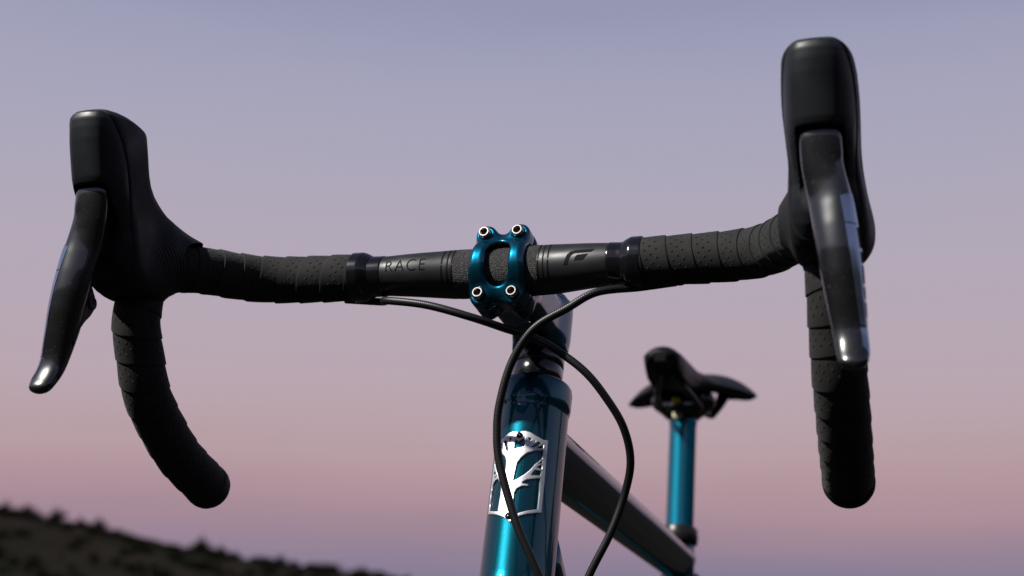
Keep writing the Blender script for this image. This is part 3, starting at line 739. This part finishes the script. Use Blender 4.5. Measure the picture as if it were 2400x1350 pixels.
ro = R(3.2); c = np.array([0, 760, 40]); Q = V-c; V = np.stack([Q[:, 0]*math.cos(ro)-Q[:, 2]*math.sin(ro), Q[:, 1], Q[:, 0]*math.sin(ro)+Q[:, 2]*math.cos(ro)], 1)+c
sad = build('saddle', V, F, 'saddle', bike, sharp=50)
for sx_ in (-1, 1):
    V, F, _ = tube([(sx_*6, 640, 38), (sx_*14, 680, 28), (sx_*22, 735, 17), (sx_*22, 780, 15), (sx_*23, 826, 16), (sx_*30, 858, 30), (sx_*38, 880, 48)], 3.6, 60, 14); build('saddle_rail', V, F, 'rail', sad)
    V, F, _ = tube([(sx_*25, 834, 14), (sx_*32, 852, 30), (sx_*40, 868, 52)], lambda t: 4+4*t, 20, 14, sq=(.6, 1.2, 2.5)); build('rail_bracket', V, F, 'saddle_edge', sad)
V, F = lathe([(9, -26), (11, -24), (11, 24), (9, 26)], (0, 770, 25), (1, 0, 0), 28); build('rail_clamp', V, F, 'gloss', sad, sharp=40)

# --- fork and wheels (below the frame edge)
V, F = lathe([(14, 0), (26, 0), (27, 6), (25, 14), (14, 14)], axis_pt(-229), AX, 48); build('lower_headset', V, F, 'gloss', bike, True, sharp=40)
fork = build('fork', *tube([(-46, 5, -262), (-28, 12, -244), (0, 14, -238), (28, 12, -244), (46, 5, -262)], 19, 40, 24)[:2], 'paint', bike, True)
for sx_ in (-1, 1):
    V, F, _ = tube([(sx_*46, 5, -258), (sx_*54, -50, -400), (sx_*56, -110, -520), (sx_*56, -155, -580)], lambda t: 17-8*t, 40, 18); build('fork_leg', V, F, 'paint', fork, True)
def wheel(name, c, st):
    c = np.array(c, float); a = np.linspace(0, 2*math.pi, 97); ringp = lambda r: [(c[0], c[1]+r*math.cos(q), c[2]+r*math.sin(q)) for q in a]
    P = np.array(ringp(326)); V, F, uv = tube(None, 21, seg=20, dense=(P, a*326), ref=(1, 0, 0), cap=False); w = build(name, V, F, 'tyre', bike, st)
    P = np.array(ringp(304)); V, F, uv = tube(None, 12, seg=14, dense=(P, a*304), ref=(1, 0, 0), cap=False); build('rim', V, F, 'rim', w, st)
    V, F = lathe([(8, -50), (22, -34), (22, -30), (12, -26), (12, 26), (22, 30), (22, 34), (8, 50)], c, (1, 0, 0), 28); build('hub', V, F, 'rim', w, st)
    for i in range(28):
        q = 2*math.pi*i/28; sx_ = 1 if i % 2 else -1; q2 = q+(.55 if (i//2) % 2 else -.55)
        V, F, _ = tube([c+np.array([sx_*31, 20*math.cos(q2), 20*math.sin(q2)]), c+np.array([sx_*16, 160*math.cos(q+(q2-q)*.5*.12), 160*math.sin(q+(q2-q)*.5*.12)]), c+np.array([0, 296*math.cos(q), 296*math.sin(q)])], 1, 4, 6)
        build('spoke', V, F, 'rim', w, st)
    V, F = lathe([(80, -1), (80, 1), (62, 1), (62, -1)], c+np.array([36, 0, 0]), (1, 0, 0), 48); build('brake_disc', V, F, 'steel', w, st, sharp=40)
    return w
tag(wheel('front_wheel', (0, -155, -580), True), 'front wheel')
tag(wheel('rear_wheel', (0, 1010, -580), False), 'rear wheel')

# --- head badge: cut metal plate wrapped round the head tube
BR = 23.75
def px_on_tube(x, y, rad=BR):
    """where the sight line through a photo point meets the head tube: (arc length, height along axis)"""
    o = CAM; d = pixel_ray(x, y); c = axis_pt(-130); 
    oo = o-c; dp = d-AX*(d@AX); op = oo-AX*(oo@AX); A_, B_, C_ = dp@dp, 2*dp@op, op@op-rad*rad
    disc = B_*B_-4*A_*C_; t = (-B_-math.sqrt(max(disc, 0)))/(2*A_); p = oo+d*t; h = p@AX; q = p-AX*h
    e1 = np.cross(AX, [1, 0, 0]); e1 /= np.linalg.norm(e1)
    if e1[1] > 0: e1 = -e1
    return math.atan2(q[0], q@e1)*rad, h
def zz(pts): return [px_on_tube(1120+x/4.823, 980+y/4.823) for x, y in pts]
rgt = [(792, 258), (740, 255)]
out_r = zz([(465, 168), (500, 152), (545, 148), (600, 165), (660, 205), (740, 250), (790, 256), (752, 680), (715, 1078), (640, 1078), (560, 1086), (490, 1104), (440, 1122), (400, 1150), (365, 1181)])
# the plate is symmetric about the line through notch and point
cN, cP = np.array(out_r[0]), np.array(out_r[-1]); sym = (cN[0]+cP[0])/2
outline = out_r+[(2*sym-s, h) for s, h in out_r[-2:0:-1]]
hl = [[(735, 368), (640, 372), (560, 395), (490, 450), (445, 510), (425, 600), (400, 712), (450, 690), (520, 645), (590, 590), (650, 520), (725, 460)],
      [(703, 682), (620, 690), (560, 695), (520, 715), (500, 735), (512, 742), (570, 752), (568, 768), (500, 770), (440, 800), (412, 850), (405, 940), (412, 1010), (436, 1085), (560, 1048), (672, 1035), (690, 860)],
      [(727, 482), (683, 522), (724, 512)], [(722, 526), (660, 562), (719, 580)], [(715, 602), (645, 588), (622, 612), (600, 650), (706, 655)],
      [(415, 355), (428, 240), (465, 272), (532, 218), (530, 320)], [(570, 222), (614, 235), (585, 264)], [(600, 335), (680, 270), (716, 290), (650, 325)], [(662, 342), (740, 302), (736, 345)], [(637, 262), (655, 256), (645, 275)],
      [(302, 268), (330, 256), (346, 350), (340, 390), (318, 352)], [(365, 222), (386, 222), (370, 288)]]
holes = [zz(h_) for h_ in hl]
# left-hand openings, partly behind the hose: the trunk's other side
def mirh(i, k=1.0): return [(2*sym-s*1, h) for s, h in zz(hl[i])]
holes += [zz([(275, 405), (312, 440), (325, 490), (318, 570), (296, 690), (262, 690), (235, 640), (214, 585), (200, 520), (226, 455)]),
          zz([(232, 690), (262, 740), (268, 800), (258, 880), (240, 980), (230, 1058), (185, 1058), (142, 1052), (158, 880), (178, 752), (205, 705)]),
          zz([(190, 690), (205, 660), (228, 650), (205, 680)]), zz([(187, 640), (192, 610), (214, 618), (205, 640)]), zz([(270, 292), (287, 288), (284, 352), (272, 352)])]
def sd_badge(P):
    s, h, z = P.T; d = sd_poly(s, h, outline)
    for q in holes: d = np.maximum(d, -sd_poly(s, h, q))
    return extrude(d, np.abs(z)-.55, .16)
al = np.array(outline+sum(holes, [])); lo = al.min(0)-1; hi = al.max(0)+1
V, F = nets(sd_badge, (lo[0], lo[1], -1.2), (hi[0], hi[1], 1.2), .36, 3)
e1 = np.cross(AX, [1, 0, 0]); e1 /= np.linalg.norm(e1); e1 = e1 if e1[1] < 0 else -e1
def wrap(s, h, z): 
    a = s/BR; return axis_pt(-130)+np.outer(h, AX)+(BR+.15+z)[:, None]*(np.outer(np.cos(a), e1)+np.outer(np.sin(a), [1, 0, 0]))
bd = build('head_badge', wrap(V[:, 0], V[:, 1], V[:, 2]), F, 'badge', ht, sharp=40)
tag(bd, 'silver cut-out badge of a branching tree on the head tube')
for x, y in ((475, 200), (347, 1110)):
    s, h = px_on_tube(1120+x/4.823, 980+y/4.823); a = s/BR; nrm = e1*math.cos(a)+np.array([1, 0, 0])*math.sin(a); c = axis_pt(-130)+AX*h+nrm*BR
    V, F = lathe([(2.1, 0), (2.1, 1.2), (1.75, 1.9), (1.1, 2.25), (.9, 2.0), (.2, 1.9)], c, nrm, 20); build('badge_screw', V, F, 'screw', ht, sharp=50)

# --- brake hoses
hose_a = [(-112, 6, -12), (-84, 2, -15.5), (-74, -14, -18.5), (-44, -20, -24), (-15, -16, -32.3), (4, -2, -38), (18, 6, -42), (34, 8, -51), (51.5, 10, -64.5), (63.5, 16, -80), (73, 24, -98), (75.5, 33, -118), (70, 40, -138.5), (61, 40, -162.5), (48.6, 40, -186.3), (30, 42, -225), (12, 60, -262)]
hose_b = [(112, -2, -13), (90, -4, -15.5), (66, -16, -20), (48.4, -20, -30), (27.5, -22, -42.5), (13.5, -21, -62.8), (6.2, -21, -88.9), (5.2, -21, -107.2), (6.9, -21, -122.6), (12.8, -21, -143.2), (20.0, -21, -163.4), (29.5, -19, -184), (42, -14, -215), (50, -10, -255), (54, -20, -300)]
for nm, hp in (('left', hose_a), ('right', hose_b)):
    P, s = spline(hp, 160); P = steer(P) if False else P
    V, F, uv = tube(None, 2.55, seg=18, dense=(P, s)); o = build('brake_hose', V, F, 'hose', bike, True, uv=uv)
